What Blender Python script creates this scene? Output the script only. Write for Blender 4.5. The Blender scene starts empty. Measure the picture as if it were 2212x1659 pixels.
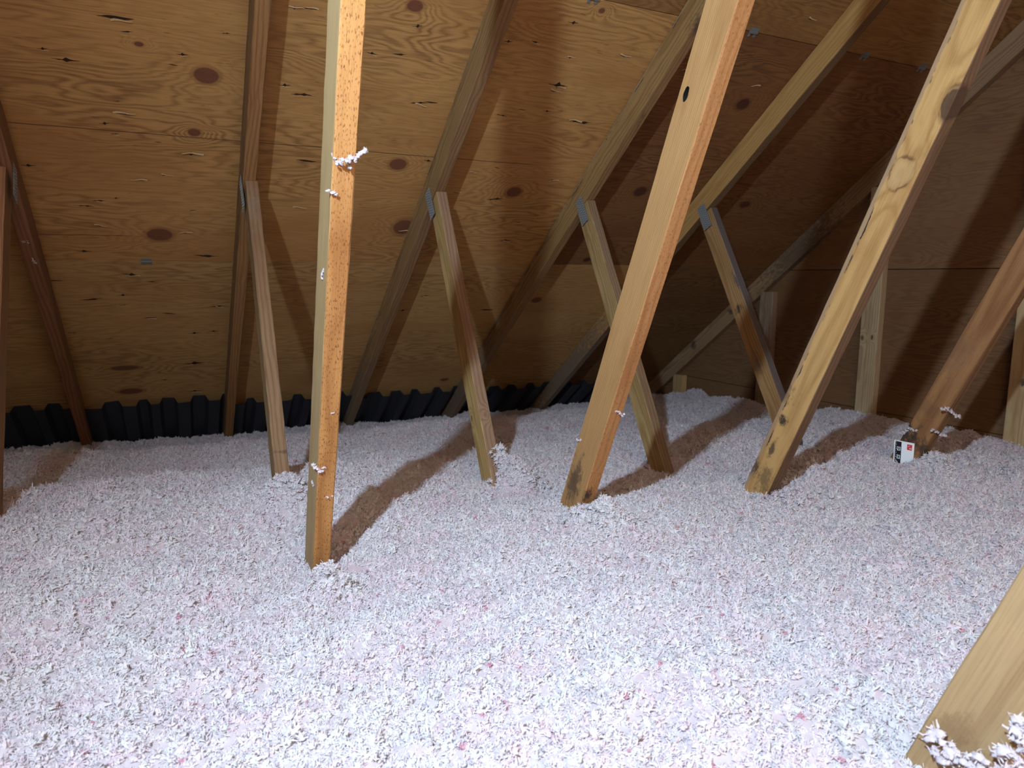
import bpy, bmesh, math, random
import numpy as np
from mathutils import Vector, Matrix

# ------------------------------------------------------------------ camera, light, exposure
EYE = 1.20                                   # eye height above the attic floor
PITCH, YAW = 0.154511, 0.468629
FPX = 1497.31
sc = bpy.context.scene
cam_d = bpy.data.cameras.new('camera')
cam = bpy.data.objects.new('camera', cam_d)
sc.collection.objects.link(cam)
cam.location = (0, 0, EYE)
cam.rotation_euler = (math.pi / 2 - PITCH, 0, -YAW)
cam_d.sensor_fit = 'HORIZONTAL'
cam_d.sensor_width = 36.0
cam_d.lens = FPX / 2212 * 36.0
cam_d.clip_start = 0.02
cam_d.dof.use_dof = True
cam_d.dof.focus_distance = 1.6
cam_d.dof.aperture_fstop = 8.0
sc.camera = cam

world = bpy.data.worlds.new('world')
sc.world = world
world.use_nodes = True
world.node_tree.nodes['Background'].inputs[0].default_value = (1.0, 0.62, 0.38, 1)
world.node_tree.nodes['Background'].inputs[1].default_value = 0.0

# the work lamp held up to the left of the photographer, a wide soft-edged beam
def spot_light(name, loc, aim, watts, col, radius, cone, blend):
    d = bpy.data.lights.new(name, 'SPOT')
    d.energy = watts
    d.color = col
    d.shadow_soft_size = radius
    d.spot_size = math.radians(cone)
    d.spot_blend = blend
    o = bpy.data.objects.new(name, d)
    sc.collection.objects.link(o)
    o.location = loc
    o.rotation_euler = (Vector(aim) - Vector(loc)).to_track_quat('-Z', 'Y').to_euler()
    return o
spot_light('work_lamp', (-0.425, 0.0, EYE + 0.70), (1.6, 1.5, EYE - 0.75), 250.0, (0.64, 0.82, 1.0), 0.026, 118.0, 1.0)
# added warm fill light, unseen behind the photographer, to lift the shadows
hd = bpy.data.lights.new('fill_light', 'AREA')
hd.shape = 'RECTANGLE'; hd.size = 0.75; hd.size_y = 0.6
hd.energy = 135.0
hd.color = (1.0, 0.86, 0.80)
ho = bpy.data.objects.new('fill_light', hd)
sc.collection.objects.link(ho)
ho.location = (0.2, -1.15, EYE - 0.45)
ho.rotation_euler = Vector((0.0, -0.5, 0.87)).to_track_quat('-Z', 'Y').to_euler()   # aimed up at the rear slope, away from the front roof

sc.view_settings.view_transform = 'Standard'
sc.view_settings.look = 'None'
sc.view_settings.gamma = 1.0
sc.view_settings.exposure = 0.0
sc.view_settings.use_curve_mapping = False
sc.cycles.max_bounces = 6
sc.cycles.diffuse_bounces = 4
sc.cycles.adaptive_threshold = 0.06

# ------------------------------------------------------------------ frame of the attic
# X runs along the eave, Y towards the eave, Z up.  Roof plane  n.P = ROOF_D (from the eye point)
TH, ROOF_D = 0.658659, 1.71483
NRM = Vector((0, math.sin(TH), math.cos(TH)))
SLP = Vector((0, math.cos(TH), -math.sin(TH)))          # down the slope
T_X = [-0.3413 + 0.61 * k for k in range(5)]            # truss planes
GAB_X = 2.944
E = Vector((0, 0, EYE))
def roofpt(x, t, h=0.0):
    return E + Vector((x, 0, 0)) + NRM * (ROOF_D + h) + SLP * t
ROOF_M = Matrix(((1, 0, 0, 0), (0, SLP.y, NRM.y, 0), (0, SLP.z, NRM.z, 0), (0, 0, 0, 1)))
ROOF_M.translation = E + NRM * ROOF_D
T_RIDGE = -0.95
Y_RIDGE = roofpt(0, T_RIDGE).y
Z_RIDGE = roofpt(0, T_RIDGE).z
random.seed(7)
rng = np.random.default_rng(11)

# ------------------------------------------------------------------ small helpers
def mesh_obj(name, verts, faces, mat, parent=None, M=None, smooth=False):
    me = bpy.data.meshes.new(name)
    me.from_pydata([tuple(v) for v in verts], [], faces)
    me.update()
    if smooth:
        me.polygons.foreach_set('use_smooth', [True] * len(me.polygons))
    return link(name, me, mat, parent, M)
def link(name, me, mat, parent=None, M=None):
    if mat is not None and len(me.materials) == 0:
        me.materials.append(mat)
    o = bpy.data.objects.new(name, me)
    sc.collection.objects.link(o)
    place(o, parent, M)
    return o
WORLD_OF = {}
def place(o, parent, M):
    M = M if M is not None else (WORLD_OF[parent.name].copy() if parent else Matrix.Identity(4))
    if parent is not None:
        o.parent = parent
        o.matrix_local = WORLD_OF[parent.name].inverted() @ M
    else:
        o.matrix_world = M
    WORLD_OF[o.name] = M.copy()
def empty(name, loc):
    o = bpy.data.objects.new(name, None)
    o.empty_display_size = 0.1
    sc.collection.objects.link(o)
    place(o, None, Matrix.Translation(Vector(loc)))
    return o
def tag(o, label=None, cat=None, group=None, kind=None):
    if label: o['label'] = label
    if cat: o['category'] = cat
    if group: o['group'] = group
    if kind: o['kind'] = kind
    return o
def box_data(x0, x1, y0, y1, z0, z1):
    v = [(x, y, z) for x in (x0, x1) for y in (y0, y1) for z in (z0, z1)]
    f = [(0, 1, 3, 2), (4, 6, 7, 5), (0, 4, 5, 1), (2, 3, 7, 6), (0, 2, 6, 4), (1, 5, 7, 3)]
    return v, f

# ------------------------------------------------------------------ node helper
class Nodes:
    def __init__(self, name):
        self.mat = bpy.data.materials.new(name)
        self.mat.use_nodes = True
        self.t = self.mat.node_tree
        self.bsdf = self.t.nodes['Principled BSDF']
    def new(self, kind, **kw):
        n = self.t.nodes.new(kind)
        for k, v in kw.items():
            setattr(n, k, v)
        return n
    def put(self, sock, v):
        if v is None: return
        if isinstance(v, bpy.types.NodeSocket):
            self.t.links.new(v, sock)
        elif isinstance(v, (tuple, list)) and len(v) == 3 and sock.type == 'RGBA':
            sock.default_value = (*v, 1)
        else:
            sock.default_value = v
    def m(self, op, a, b=None, c=None, clamp=False):
        n = self.new('ShaderNodeMath', operation=op, use_clamp=clamp)
        for s, v in zip(n.inputs, (a, b, c)): self.put(s, v)
        return n.outputs[0]
    def v(self, op, a, b=None, out=0):
        n = self.new('ShaderNodeVectorMath', operation=op)
        for s, v in zip(n.inputs, (a, b)): self.put(s, v)
        return n.outputs[out]
    def obj(self):
        return self.new('ShaderNodeTexCoord').outputs['Object']
    def sep(self, vec):
        n = self.new('ShaderNodeSeparateXYZ'); self.put(n.inputs[0], vec); return n.outputs
    def comb(self, x, y, z):
        n = self.new('ShaderNodeCombineXYZ')
        for s, v in zip(n.inputs, (x, y, z)): self.put(s, v)
        return n.outputs[0]
    def noise(self, vec, scale=1.0, detail=2.0, rough=0.5, dist=0.0):
        n = self.new('ShaderNodeTexNoise')
        self.put(n.inputs['Vector'], vec)
        n.inputs['Scale'].default_value = scale
        n.inputs['Detail'].default_value = detail
        n.inputs['Roughness'].default_value = rough
        n.inputs['Distortion'].default_value = dist
        return n.outputs['Fac']
    def step(self, x, lo, hi, a=0.0, b=1.0):
        n = self.new('ShaderNodeMapRange', interpolation_type='SMOOTHSTEP')
        self.put(n.inputs[0], x)
        for i, v in zip((1, 2, 3, 4), (lo, hi, a, b)): self.put(n.inputs[i], v)
        return n.outputs[0]
    def mix(self, f, a, b, blend='MIX'):
        n = self.new('ShaderNodeMix', data_type='RGBA', blend_type=blend)
        self.put(n.inputs[0], f); self.put(n.inputs[6], a); self.put(n.inputs[7], b)
        return n.outputs[2]
    def ell(self, p, c, r):
        """distance to a centre measured in radii"""
        d = self.v('SUBTRACT', p, tuple(c))
        d = self.v('DIVIDE', d, tuple(r))
        return self.v('LENGTH', d, out=1)
    def done(self, col, rough=0.8, bump=None, bstr=0.3, bdist=0.002, spec=0.25):
        self.put(self.bsdf.inputs['Base Color'], col)
        self.put(self.bsdf.inputs['Roughness'], rough)
        self.bsdf.inputs['Specular IOR Level'].default_value = spec
        if bump is not None:
            b = self.new('ShaderNodeBump')
            b.inputs['Strength'].default_value = bstr
            b.inputs['Distance'].default_value = bdist
            self.put(b.inputs['Height'], bump)
            self.put(self.bsdf.inputs['Normal'], b.outputs[0])
        return self.mat

def flat(name, col, rough=0.8, metal=0.0, spec=0.3):
    N = Nodes(name)
    N.bsdf.inputs['Metallic'].default_value = metal
    return N.done(col, rough, spec=spec)

# ------------------------------------------------------------------ plywood
KNOTS = [(0.155, 1.35, 0.0347, 0.027875),(0.125, 1.548, 0.0187, 0.015),(0.748, 1.611, 0.0326, 0.027125),(1.222, 1.705, 0.0331, 0.028375),(0.018, 1.994, 0.0431, 0.032625),(0.842, 1.919, 0.0436, 0.043625),(0.664, 1.054, 0.0247, 0.018500000000000003),(1.96, 1.199, 0.0305, 0.025500000000000002),(1.782, 1.66, 0.0321, 0.028249999999999997),(1.626, 2.402, 0.0268, 0.022375),(-0.146, 2.836, 0.058, 0.019375),(-0.137, 3.036, 0.0511, 0.025500000000000002),(1.37, 3.134, 0.0254, 0.015875),(1.753, 2.096, 0.019, 0.015875),(2.387, 1.696, 0.0313, 0.020874999999999998),(1.212, 0.966, 0.0108, 0.008499999999999999),(0.0, 1.281, 0.0116, 0.0072499999999999995)]
TEARS = [(-0.045, 1.216, 0.0388),(-0.163, 1.352, 0.0286),(-0.025, 1.25, 0.0136),(-0.208, 1.328, 0.0134),(0.2, 1.216, 0.0118),(0.076, 1.329, 0.0096),(0.098, 1.294, 0.0119),(-0.062, 1.463, 0.0099),(-0.098, 1.542, 0.0126),(-0.077, 1.576, 0.0103),(0.03, 1.594, 0.0106),(-0.3, 1.715, 0.0181),(-0.142, 1.844, 0.0197),(-0.095, 1.83, 0.0113),(-0.18, 1.87, 0.0198),(0.118, 1.871, 0.009),(-0.208, 2.083, 0.0273),(0.16, 2.099, 0.036),(0.357, 1.351, 0.0156),(0.406, 1.376, 0.0265),(0.449, 1.624, 0.0265),(0.578, 1.212, 0.0181),(0.656, 1.202, 0.0183),(0.686, 1.109, 0.0152),(0.752, 1.358, 0.0312),(0.792, 1.35, 0.0257),(0.963, 1.109, 0.0135),(1.047, 1.096, 0.0137),(1.141, 1.017, 0.019),(1.04, 1.368, 0.0181),(1.102, 1.337, 0.0151),(1.194, 1.331, 0.0154),(1.349, 1.358, 0.0352),(1.188, 1.229, 0.0296),(1.158, 1.747, 0.028),(1.108, 1.592, 0.0099),(1.291, 1.978, 0.0267),(-0.215, 2.349, 0.0414),(-0.114, 2.326, 0.0234),(-0.118, 2.388, 0.0171),(0.032, 2.448, 0.0285),(0.191, 2.58, 0.0228),(0.204, 2.405, 0.0253),(0.12, 2.589, 0.0264),(-0.181, 2.608, 0.018),(-0.035, 2.473, 0.0213),(0.119, 2.824, 0.0441),(-0.001, 2.952, 0.0204),(0.118, 3.074, 0.0299),(-0.298, 2.561, 0.0174),(-0.309, 2.24, 0.022),(-0.079, 2.207, 0.0259),(-0.019, 2.247, 0.0166),(0.97, 2.462, 0.0248),(1.043, 2.356, 0.0244),(1.386, 2.474, 0.0308),(0.847, 1.584, 0.0157),(1.308, 1.867, 0.0167),(1.66, 1.821, 0.0155),(1.315, 2.591, 0.0224)]
SPLINTERS = [(-0.048, 1.498, 0.0276),(0.12, 1.625, 0.0302),(0.05, 1.719, 0.0168),(-0.028, 1.745, 0.0223),(-0.148, 1.954, 0.0176),(0.096, 1.977, 0.0217),(0.363, 1.112, 0.0188),(0.4, 1.107, 0.0189),(0.451, 1.834, 0.0222),(1.316, 1.352, 0.0285),(1.19, 1.248, 0.0209),(1.359, 1.631, 0.0244),(1.025, 1.619, 0.0131),(0.999, 1.72, 0.0135),(1.369, 1.089, 0.0205),(1.95, 1.117, 0.0231),(1.187, 1.124, 0.0143),(1.62, 1.103, 0.0154),(1.977, 0.852, 0.0182),(0.851, 1.934, 0.0281)]
def plywood(name, light, dark, red, knots, axes='xy', crack=()):
    N = Nodes(name)
    p = N.obj()
    s = N.sep(p)
    a, b = (s[0], s[1]) if axes == 'xy' else (s[1], s[2])
    info = N.new('ShaderNodeObjectInfo')
    off = N.m('MULTIPLY', info.outputs['Random'], 7.0)
    q = N.comb(a, b, 0.0)
    low = N.noise(N.comb(N.m('MULTIPLY', a, 0.55), N.m('MULTIPLY', b, 2.6), off), 1.6, 3.5, 0.55)
    fld = N.m('MULTIPLY', low, 3.4)
    kmask = None; rim = None
    for (kx, kt, rx, ry) in knots:
        e = N.ell(q, (kx, kt, 0), (rx, ry, 1))
        g = N.m('EXPONENT', N.m('MULTIPLY', N.m('MULTIPLY', e, e), -0.16))
        fld = N.m('ADD', fld, N.m('MULTIPLY', g, 0.55))
        m = N.step(e, 0.8, 1.02, 1.0, 0.0)
        r = N.step(N.m('ABSOLUTE', N.m('SUBTRACT', e, 1.05)), 0.0, 0.28, 1.0, 0.0)
        kmask = m if kmask is None else N.m('MAXIMUM', kmask, m)
        rim = r if rim is None else N.m('MAXIMUM', rim, r)
    wob = N.noise(N.comb(N.m('MULTIPLY', a, 14.0), N.m('MULTIPLY', b, 60.0), off), 1.0, 2.0)
    ring = N.m('SINE', N.m('ADD', N.m('MULTIPLY', fld, 56.0), N.m('MULTIPLY', wob, 4.0)))
    ring = N.m('ADD', N.m('MULTIPLY', ring, 0.5), 0.5)
    ring = N.m('POWER', ring, 1.6)
    fib = N.noise(N.comb(N.m('MULTIPLY', a, 9.0), N.m('MULTIPLY', b, 260.0), off), 1.0, 3.0, 0.6)
    big = N.noise(N.comb(N.m('MULTIPLY', a, 1.3), N.m('MULTIPLY', b, 4.5), off), 1.0, 3.0, 0.6)
    ringstr = N.step(N.noise(N.comb(N.m('MULTIPLY', a, 1.5), N.m('MULTIPLY', b, 3.0), N.m('ADD', off, 3.0)), 1.0, 2.0), 0.35, 0.7, 0.25, 0.95)
    f = N.m('MULTIPLY', ring, ringstr)
    f = N.m('ADD', N.m('MULTIPLY', f, 0.62), N.m('MULTIPLY', N.step(fib, 0.35, 0.75), 0.40), clamp=True)
    col = N.mix(f, light, dark)
    col = N.mix(N.m('MULTIPLY', N.step(big, 0.42, 0.72), 0.55), col, red)
    # fine dark checks running with the face grain
    ck = N.noise(N.comb(N.m('MULTIPLY', a, 22.0), N.m('MULTIPLY', b, 230.0), N.m('ADD', off, 9.0)), 1.0, 1.0)
    ck2 = N.noise(N.comb(N.m('MULTIPLY', a, 5.0), N.m('MULTIPLY', b, 9.0), N.m('ADD', off, 5.0)), 1.0, 2.0)
    ckm = N.m('MULTIPLY', N.step(ck, 0.66, 0.74), N.step(ck2, 0.48, 0.62))
    col = N.mix(N.m('MULTIPLY', ckm, 0.6), col, (0.06, 0.035, 0.016))
    if kmask is not None:
        kr = N.noise(q, 160.0, 2.0)
        kc = N.mix(kr, (0.115, 0.042, 0.024), (0.07, 0.025, 0.016))
        col = N.mix(N.m('MULTIPLY', rim, 0.45), col, (0.13, 0.06, 0.02))
        col = N.mix(N.m('MULTIPLY', kmask, 0.92), col, kc)
    for (c0, c1, ct, amp) in crack:
        w = N.m('MULTIPLY', N.m('SUBTRACT', N.noise(N.comb(a, 0.0, 0.0), 3.0, 3.0), 0.5), amp)
        dd = N.m('ABSOLUTE', N.m('SUBTRACT', N.m('ADD', b, w), ct))
        ln = N.step(dd, 0.0006, 0.0022, 1.0, 0.0)
        ln = N.m('MULTIPLY', ln, N.m('MULTIPLY', N.step(a, c0, c0 + 0.02), N.step(a, c1 - 0.1, c1, 1.0, 0.0)))
        col = N.mix(N.m('MULTIPLY', ln, 0.85), col, (0.04, 0.02, 0.012))
    col = N.mix(1.0, col, info.outputs['Color'], 'MULTIPLY')
    return N.done(col, 0.72, fib, 0.2, 0.001, 0.3)

CRACKS = ((-0.33, 1.30, 1.566, 0.012), (-0.33, -0.02, 2.004, 0.05))
def sheet_material(x0, x1, t0, t1):
    ks = [k for k in KNOTS if x0 <= k[0] <= x1 and t0 <= k[1] <= t1]
    cs = [c for c in CRACKS if c[0] < x1 and c[1] > x0 and t0 <= c[2] <= t1]
    return plywood('roof_plywood', (0.335, 0.20, 0.074), (0.14, 0.07, 0.025), (0.225, 0.108, 0.036), ks, crack=cs)
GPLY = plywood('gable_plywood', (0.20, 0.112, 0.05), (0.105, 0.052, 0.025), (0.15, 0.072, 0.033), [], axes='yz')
TEAR = flat('torn_wood_dark', (0.035, 0.022, 0.014), 0.95, spec=0.05)
SPLINT = flat('fresh_splinter_wood', (0.50, 0.36, 0.19), 0.7)
STEEL = flat('galvanised_steel', (0.17, 0.18, 0.18), 0.5, 0.25)

# front roof slope
ceil_o = tag(empty('ceiling', roofpt(0, T_RIDGE)), kind='structure')
ROWS = [  # t0, t1, joints in X (always over a truss)
    (3.3545, 4.20, (-4.0, -0.9513, 1.4887, 2.975)),
    (2.1345, 3.3515, (-4.0, -2.7813, -0.3413, 2.0987, 2.975)),
    (0.9365, 2.1315, (-4.0, -0.9513, 1.4887, 2.975)),
    (-0.2635, 0.9335, (-4.0, -2.1713, 0.2687, 2.975)),
    (T_RIDGE, -0.2665, (-4.0, -0.9513, 1.4887, 2.975)),
]
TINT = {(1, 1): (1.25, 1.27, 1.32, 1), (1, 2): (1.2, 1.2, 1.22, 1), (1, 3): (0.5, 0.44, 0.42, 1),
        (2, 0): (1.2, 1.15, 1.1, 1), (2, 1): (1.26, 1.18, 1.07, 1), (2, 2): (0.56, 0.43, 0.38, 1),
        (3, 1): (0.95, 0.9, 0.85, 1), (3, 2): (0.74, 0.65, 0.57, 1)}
panels = []
for i, (t0, t1, js) in enumerate(ROWS):
    for j in range(len(js) - 1):
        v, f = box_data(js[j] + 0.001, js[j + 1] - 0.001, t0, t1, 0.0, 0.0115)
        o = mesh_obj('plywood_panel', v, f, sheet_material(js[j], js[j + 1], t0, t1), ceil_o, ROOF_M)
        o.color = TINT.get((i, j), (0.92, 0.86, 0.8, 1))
        panels.append((t0, t1, js[j], js[j + 1], o))
def panel_at(x, t):
    for (t0, t1, x0, x1, o) in panels:
        if t0 <= t <= t1 and x0 <= x <= x1:
            return o
    return panels[0][4]

# torn spots and lifted splinters of the face veneer
def tear_mesh(seed):
    r = random.Random(seed)
    n = 9
    up, dn = [], []
    for i in range(n):
        u = i / (n - 1) * 2 - 1
        w = 0.17 * (1 - abs(u) ** 0.8) * r.uniform(0.35, 1.3) + 0.010 + (0.22 if i == 4 and seed % 2 else 0)
        y = 0.04 * math.sin(u * 2.2 + seed)
        up.append((u, y + w * r.uniform(0.5, 1.0), 0)); dn.append((u, y - w * r.uniform(0.5, 1.0), 0))
    v = [(a, b, z) for z in (0.0, -0.02) for (a, b, _) in up + dn]
    f = [(i, i + 1, n + i + 1, n + i) for i in range(n - 1)]
    f += [(2 * n + i, 3 * n + i, 3 * n + i + 1, 2 * n + i + 1) for i in range(n - 1)]
    me = bpy.data.meshes.new('tear'); me.from_pydata(v, [], f); me.materials.append(TEAR); me.update()
    return me
def splinter_mesh(seed):
    r = random.Random(seed + 50)
    n = 7
    v, f = [], []
    for i in range(n):
        u = i / (n - 1) * 2 - 1
        w = 0.10 * (1 - (u * 0.5 + 0.5) ** 1.5) + 0.012
        lift = -0.22 * (u * 0.5 + 0.5) ** 1.7 - 0.01
        y = 0.08 * math.sin(u * 3 + seed) + r.uniform(-0.02, 0.02)
        for (dy, dz) in ((-w, 0), (w, 0), (w, -0.05), (-w, -0.05)):
            v.append((u, y + dy, lift + dz))
    for i in range(n - 1):
        for k in range(4):
            a, b = 4 * i + k, 4 * i + (k + 1) % 4
            f.append((a, b, b + 4, a + 4))
    f += [(3, 2, 1, 0), tuple(4 * (n - 1) + k for k in range(4))]
    me = bpy.data.meshes.new('splinter'); me.from_pydata(v, [], f); me.materials.append(SPLINT); me.update()
    return me
TM = [tear_mesh(k) for k in range(5)]
SM = [splinter_mesh(k) for k in range(4)]
for i, (x, t, ln) in enumerate(TEARS):
    L = ln * random.uniform(0.9, 1.25)
    M = ROOF_M @ Matrix.Translation((x, t, -0.0004)) @ Matrix.Rotation(random.uniform(-0.14, 0.14), 4, 'Z') @ Matrix.Diagonal((L, L * random.uniform(0.8, 1.3), 0.01, 1))
    link('wood_tear', TM[i % 5], None, panel_at(x, t), M)
    if i % 3 == 0:
        M2 = ROOF_M @ Matrix.Translation((x + L * 0.3, t + 0.004, -0.001)) @ Matrix.Rotation(random.uniform(-0.2, 0.2) + (math.pi if i % 2 else 0), 4, 'Z') @ Matrix.Diagonal((L * 0.6, L * 0.6, L * 0.6, 1))
        link('splinter', SM[i % 4], None, panel_at(x, t), M2)
for i, (x, t, ln) in enumerate(SPLINTERS):
    M = ROOF_M @ Matrix.Translation((x, t, -0.001)) @ Matrix.Rotation(random.uniform(-0.15, 0.15) + (math.pi if i % 2 else 0), 4, 'Z') @ Matrix.Diagonal((ln, ln * 0.9, ln * 0.9, 1))
    link('splinter', SM[i % 4], None, panel_at(x, t), M)
    M = ROOF_M @ Matrix.Translation((x - 0.004, t + 0.004, -0.0004)) @ Matrix.Diagonal((ln * 0.9, ln * 0.7, 0.01, 1))
    link('wood_tear', TM[(i + 2) % 5], None, panel_at(x, t), M)

# steel clips between the sheets
def clip_mesh():
    v, f = [], []
    def add(*b):
        n = len(v); a, c = box_data(*b); v.extend(a); f.extend([tuple(q + n for q in k) for k in c])
    add(-0.020, 0.020, -0.004, 0.004, -0.006, 0.012)
    add(-0.020, -0.008, -0.020, 0.020, -0.0022, -0.0008)
    add(0.008, 0.020, -0.020, 0.020, -0.0022, -0.0008)
    add(-0.010, 0.010, -0.020, -0.004, -0.0022, -0.0008)
    me = bpy.data.meshes.new('panel_clip'); me.from_pydata(v, [], f); me.materials.append(STEEL); me.update()
    return me
CM = clip_mesh()
for (x, t) in ((-0.029, 2.133), (1.168, 0.935), (1.785, 0.935), (2.329, 0.935), (2.656, 0.935)):
    link('panel_clip', CM, None, ceil_o, ROOF_M @ Matrix.Translation((x, t, 0)) @ Matrix.Diagonal((0.8, 0.8, 1, 1)))

# rear roof slope, behind the photographer: sheets coloured pale and neutral to bounce the fill light
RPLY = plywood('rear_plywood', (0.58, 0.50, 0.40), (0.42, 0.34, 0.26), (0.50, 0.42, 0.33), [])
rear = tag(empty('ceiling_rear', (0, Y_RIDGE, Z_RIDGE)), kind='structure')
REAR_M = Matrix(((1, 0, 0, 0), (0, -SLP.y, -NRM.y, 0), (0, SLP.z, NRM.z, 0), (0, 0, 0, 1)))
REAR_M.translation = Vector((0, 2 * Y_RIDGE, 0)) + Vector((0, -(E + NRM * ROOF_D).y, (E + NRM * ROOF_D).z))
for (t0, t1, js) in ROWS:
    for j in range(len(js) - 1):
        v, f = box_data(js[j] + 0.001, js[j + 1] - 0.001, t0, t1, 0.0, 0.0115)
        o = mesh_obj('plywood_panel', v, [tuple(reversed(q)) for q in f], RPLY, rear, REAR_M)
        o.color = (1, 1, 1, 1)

# gable walls
def gable(name, x0, x1):
    g = tag(empty(name, ((x0 + x1) / 2, Y_RIDGE, 0)), kind='structure')
    zs = [-1.2, -0.627, 0.03, 1.25, Z_RIDGE - EYE - 0.004]
    for a, b in zip(zs[:-1], zs[1:]):
        a2, b2 = a + 0.0015, b - 0.0015
        ya, yb = [(ROOF_D - NRM.z * q) / NRM.y - 0.002 for q in (a2, b2)]
        joints = [None, None] if b > 1.0 else [None, 1.48 if a < -0.3 else 0.25, None]
        for j in range(len(joints) - 1):
            lo = (2 * Y_RIDGE - ya, 2 * Y_RIDGE - yb) if joints[j] is None else (joints[j] + 0.001,) * 2
            hi = (ya, yb) if joints[j + 1] is None else (joints[j + 1] - 0.001,) * 2
            pts = [(lo[0], a2), (hi[0], a2), (hi[1], b2), (lo[1], b2)]
            v = [(x, y, z + EYE) for x in (x0, x1) for (y, z) in pts]
            f = [(0, 3, 2, 1), (4, 5, 6, 7)] + [(k, (k + 1) % 4, 4 + (k + 1) % 4, 4 + k) for k in range(4)]
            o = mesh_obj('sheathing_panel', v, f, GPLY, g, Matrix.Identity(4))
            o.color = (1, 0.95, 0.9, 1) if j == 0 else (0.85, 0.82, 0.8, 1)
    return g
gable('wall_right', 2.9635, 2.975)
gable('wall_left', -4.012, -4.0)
v, f = box_data(-4.0, 2.963, 2 * Y_RIDGE - 4.35, 4.35, -0.015, 0.0)
FLOORM = flat('drywall_back', (0.55, 0.52, 0.48), 0.9)
tag(mesh_obj('floor', v, f, FLOORM), kind='structure')

# ------------------------------------------------------------------ lumber
def lumber(name, side, near, M, grain=(0.55, 0.40), freq=900.0, pith=(0.05, 0.03), speck=0.0, rings=0.5,
           stains_and_tones=(), knots=(), w=0.036, d=0.081, seed=0.0, rot=0.25, wane=0.0):
    """side / near: colours of the broad faces and of the narrow edge facing the room"""
    N = Nodes(name)
    p = N.obj()
    s = N.sep(p)
    inv = M.inverted()
    warp = N.noise(N.comb(N.m('MULTIPLY', s[0], 6.0), N.m('MULTIPLY', s[1], 6.0), N.m('ADD', N.m('MULTIPLY', s[2], 1.4), seed)), 1.0, 2.5, 0.55)
    rx = N.m('SUBTRACT', s[0], pith[0]); ry = N.m('SUBTRACT', s[1], pith[1])
    r = N.m('SQRT', N.m('ADD', N.m('MULTIPLY', rx, rx), N.m('MULTIPLY', ry, ry)))
    fld = N.m('ADD', r, N.m('MULTIPLY', warp, 0.035))
    kn = []
    if knots:
        warp2 = N.noise(N.comb(N.m('MULTIPLY', s[0], 38.0), N.m('MULTIPLY', s[1], 38.0), N.m('ADD', N.m('MULTIPLY', s[2], 30.0), seed)), 1.0, 2.0, 0.5)
    for (c, rad, dark) in knots:
        q = inv @ (E + Vector(c))
        e = N.m('ADD', N.ell(p, q, rad), N.m('MULTIPLY', N.m('SUBTRACT', warp2, 0.5), 0.7))
        g = N.m('EXPONENT', N.m('MULTIPLY', N.m('MULTIPLY', e, e), -0.22))
        fld = N.m('ADD', fld, N.m('MULTIPLY', g, 0.022))
        kn.append((e, dark))
    ring = N.m('ADD', N.m('MULTIPLY', N.m('SINE', N.m('MULTIPLY', fld, freq)), 0.5), 0.5)
    ring = N.m('POWER', ring, 2.0)
    fib = N.noise(N.comb(N.m('MULTIPLY', s[0], 420.0), N.m('MULTIPLY', s[1], 420.0), N.m('ADD', N.m('MULTIPLY', s[2], 9.0), seed)), 1.0, 3.0, 0.6)
    big = N.noise(N.comb(N.m('MULTIPLY', s[0], 14.0), N.m('MULTIPLY', s[1], 14.0), N.m('ADD', N.m('MULTIPLY', s[2], 3.5), seed + 4)), 1.0, 3.0, 0.6)
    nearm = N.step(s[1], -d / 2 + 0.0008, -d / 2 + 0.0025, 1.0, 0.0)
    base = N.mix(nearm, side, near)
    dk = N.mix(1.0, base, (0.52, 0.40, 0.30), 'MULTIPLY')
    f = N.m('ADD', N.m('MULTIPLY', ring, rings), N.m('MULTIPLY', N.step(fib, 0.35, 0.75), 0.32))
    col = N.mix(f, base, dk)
    bl = N.mix(1.0, base, (0.62, 0.50, 0.42), 'MULTIPLY')
    col = N.mix(N.m('MULTIPLY', N.step(big, 0.5, 0.75), 0.6), col, bl)
    if speck > 0:
        sp = N.noise(N.comb(N.m('MULTIPLY', s[0], 520.0), N.m('MULTIPLY', s[1], 520.0), N.m('ADD', N.m('MULTIPLY', s[2], 150.0), seed)), 1.0, 2.0, 0.6)
        m = N.m('MULTIPLY', N.step(sp, 0.56, 0.65), nearm)
        col = N.mix(N.m('MULTIPLY', m, speck), col, (0.13, 0.045, 0.014))
    if wane > 0:
        wn = N.noise(N.comb(0.0, N.m('MULTIPLY', s[1], 20.0), N.m('ADD', N.m('MULTIPLY', s[2], 16.0), seed)), 1.0, 3.0, 0.6)
        edge = N.m('ADD', s[1], N.m('MULTIPLY', N.m('SUBTRACT', wn, 0.5), 0.016))
        m = N.step(edge, d / 2 - wane, d / 2 - wane + 0.002)
        col = N.mix(N.m('MULTIPLY', m, 0.8), col, (0.30, 0.20, 0.12))
        lip = N.step(N.m('ABSOLUTE', N.m('SUBTRACT', edge, d / 2 - wane)), 0.0008, 0.0025, 1.0, 0.0)
        col = N.mix(N.m('MULTIPLY', lip, N.step(wn, 0.5, 0.62)), col, (0.02, 0.018, 0.02))
    for (e, dark) in kn:
        kr = N.m('ADD', N.m('MULTIPLY', N.m('SINE', N.m('MULTIPLY', N.m('ADD', e, fib), 8.0)), 0.2), 0.5)
        kc = N.mix(kr, tuple(c * 0.75 for c in dark), tuple(min(1, c * 1.3) for c in dark))
        col = N.mix(N.step(e, 0.72, 1.0, 0.92 if sum(dark) < 0.3 else 0.6, 0.0), col, kc)
        rim = N.step(N.m('ABSOLUTE', N.m('SUBTRACT', e, 0.98)), 0.0, 0.16, 1.0, 0.0)
        col = N.mix(N.m('MULTIPLY', rim, N.step(warp2, 0.4, 0.62, 0.25, 0.8)), col, (0.12, 0.055, 0.025))
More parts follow.
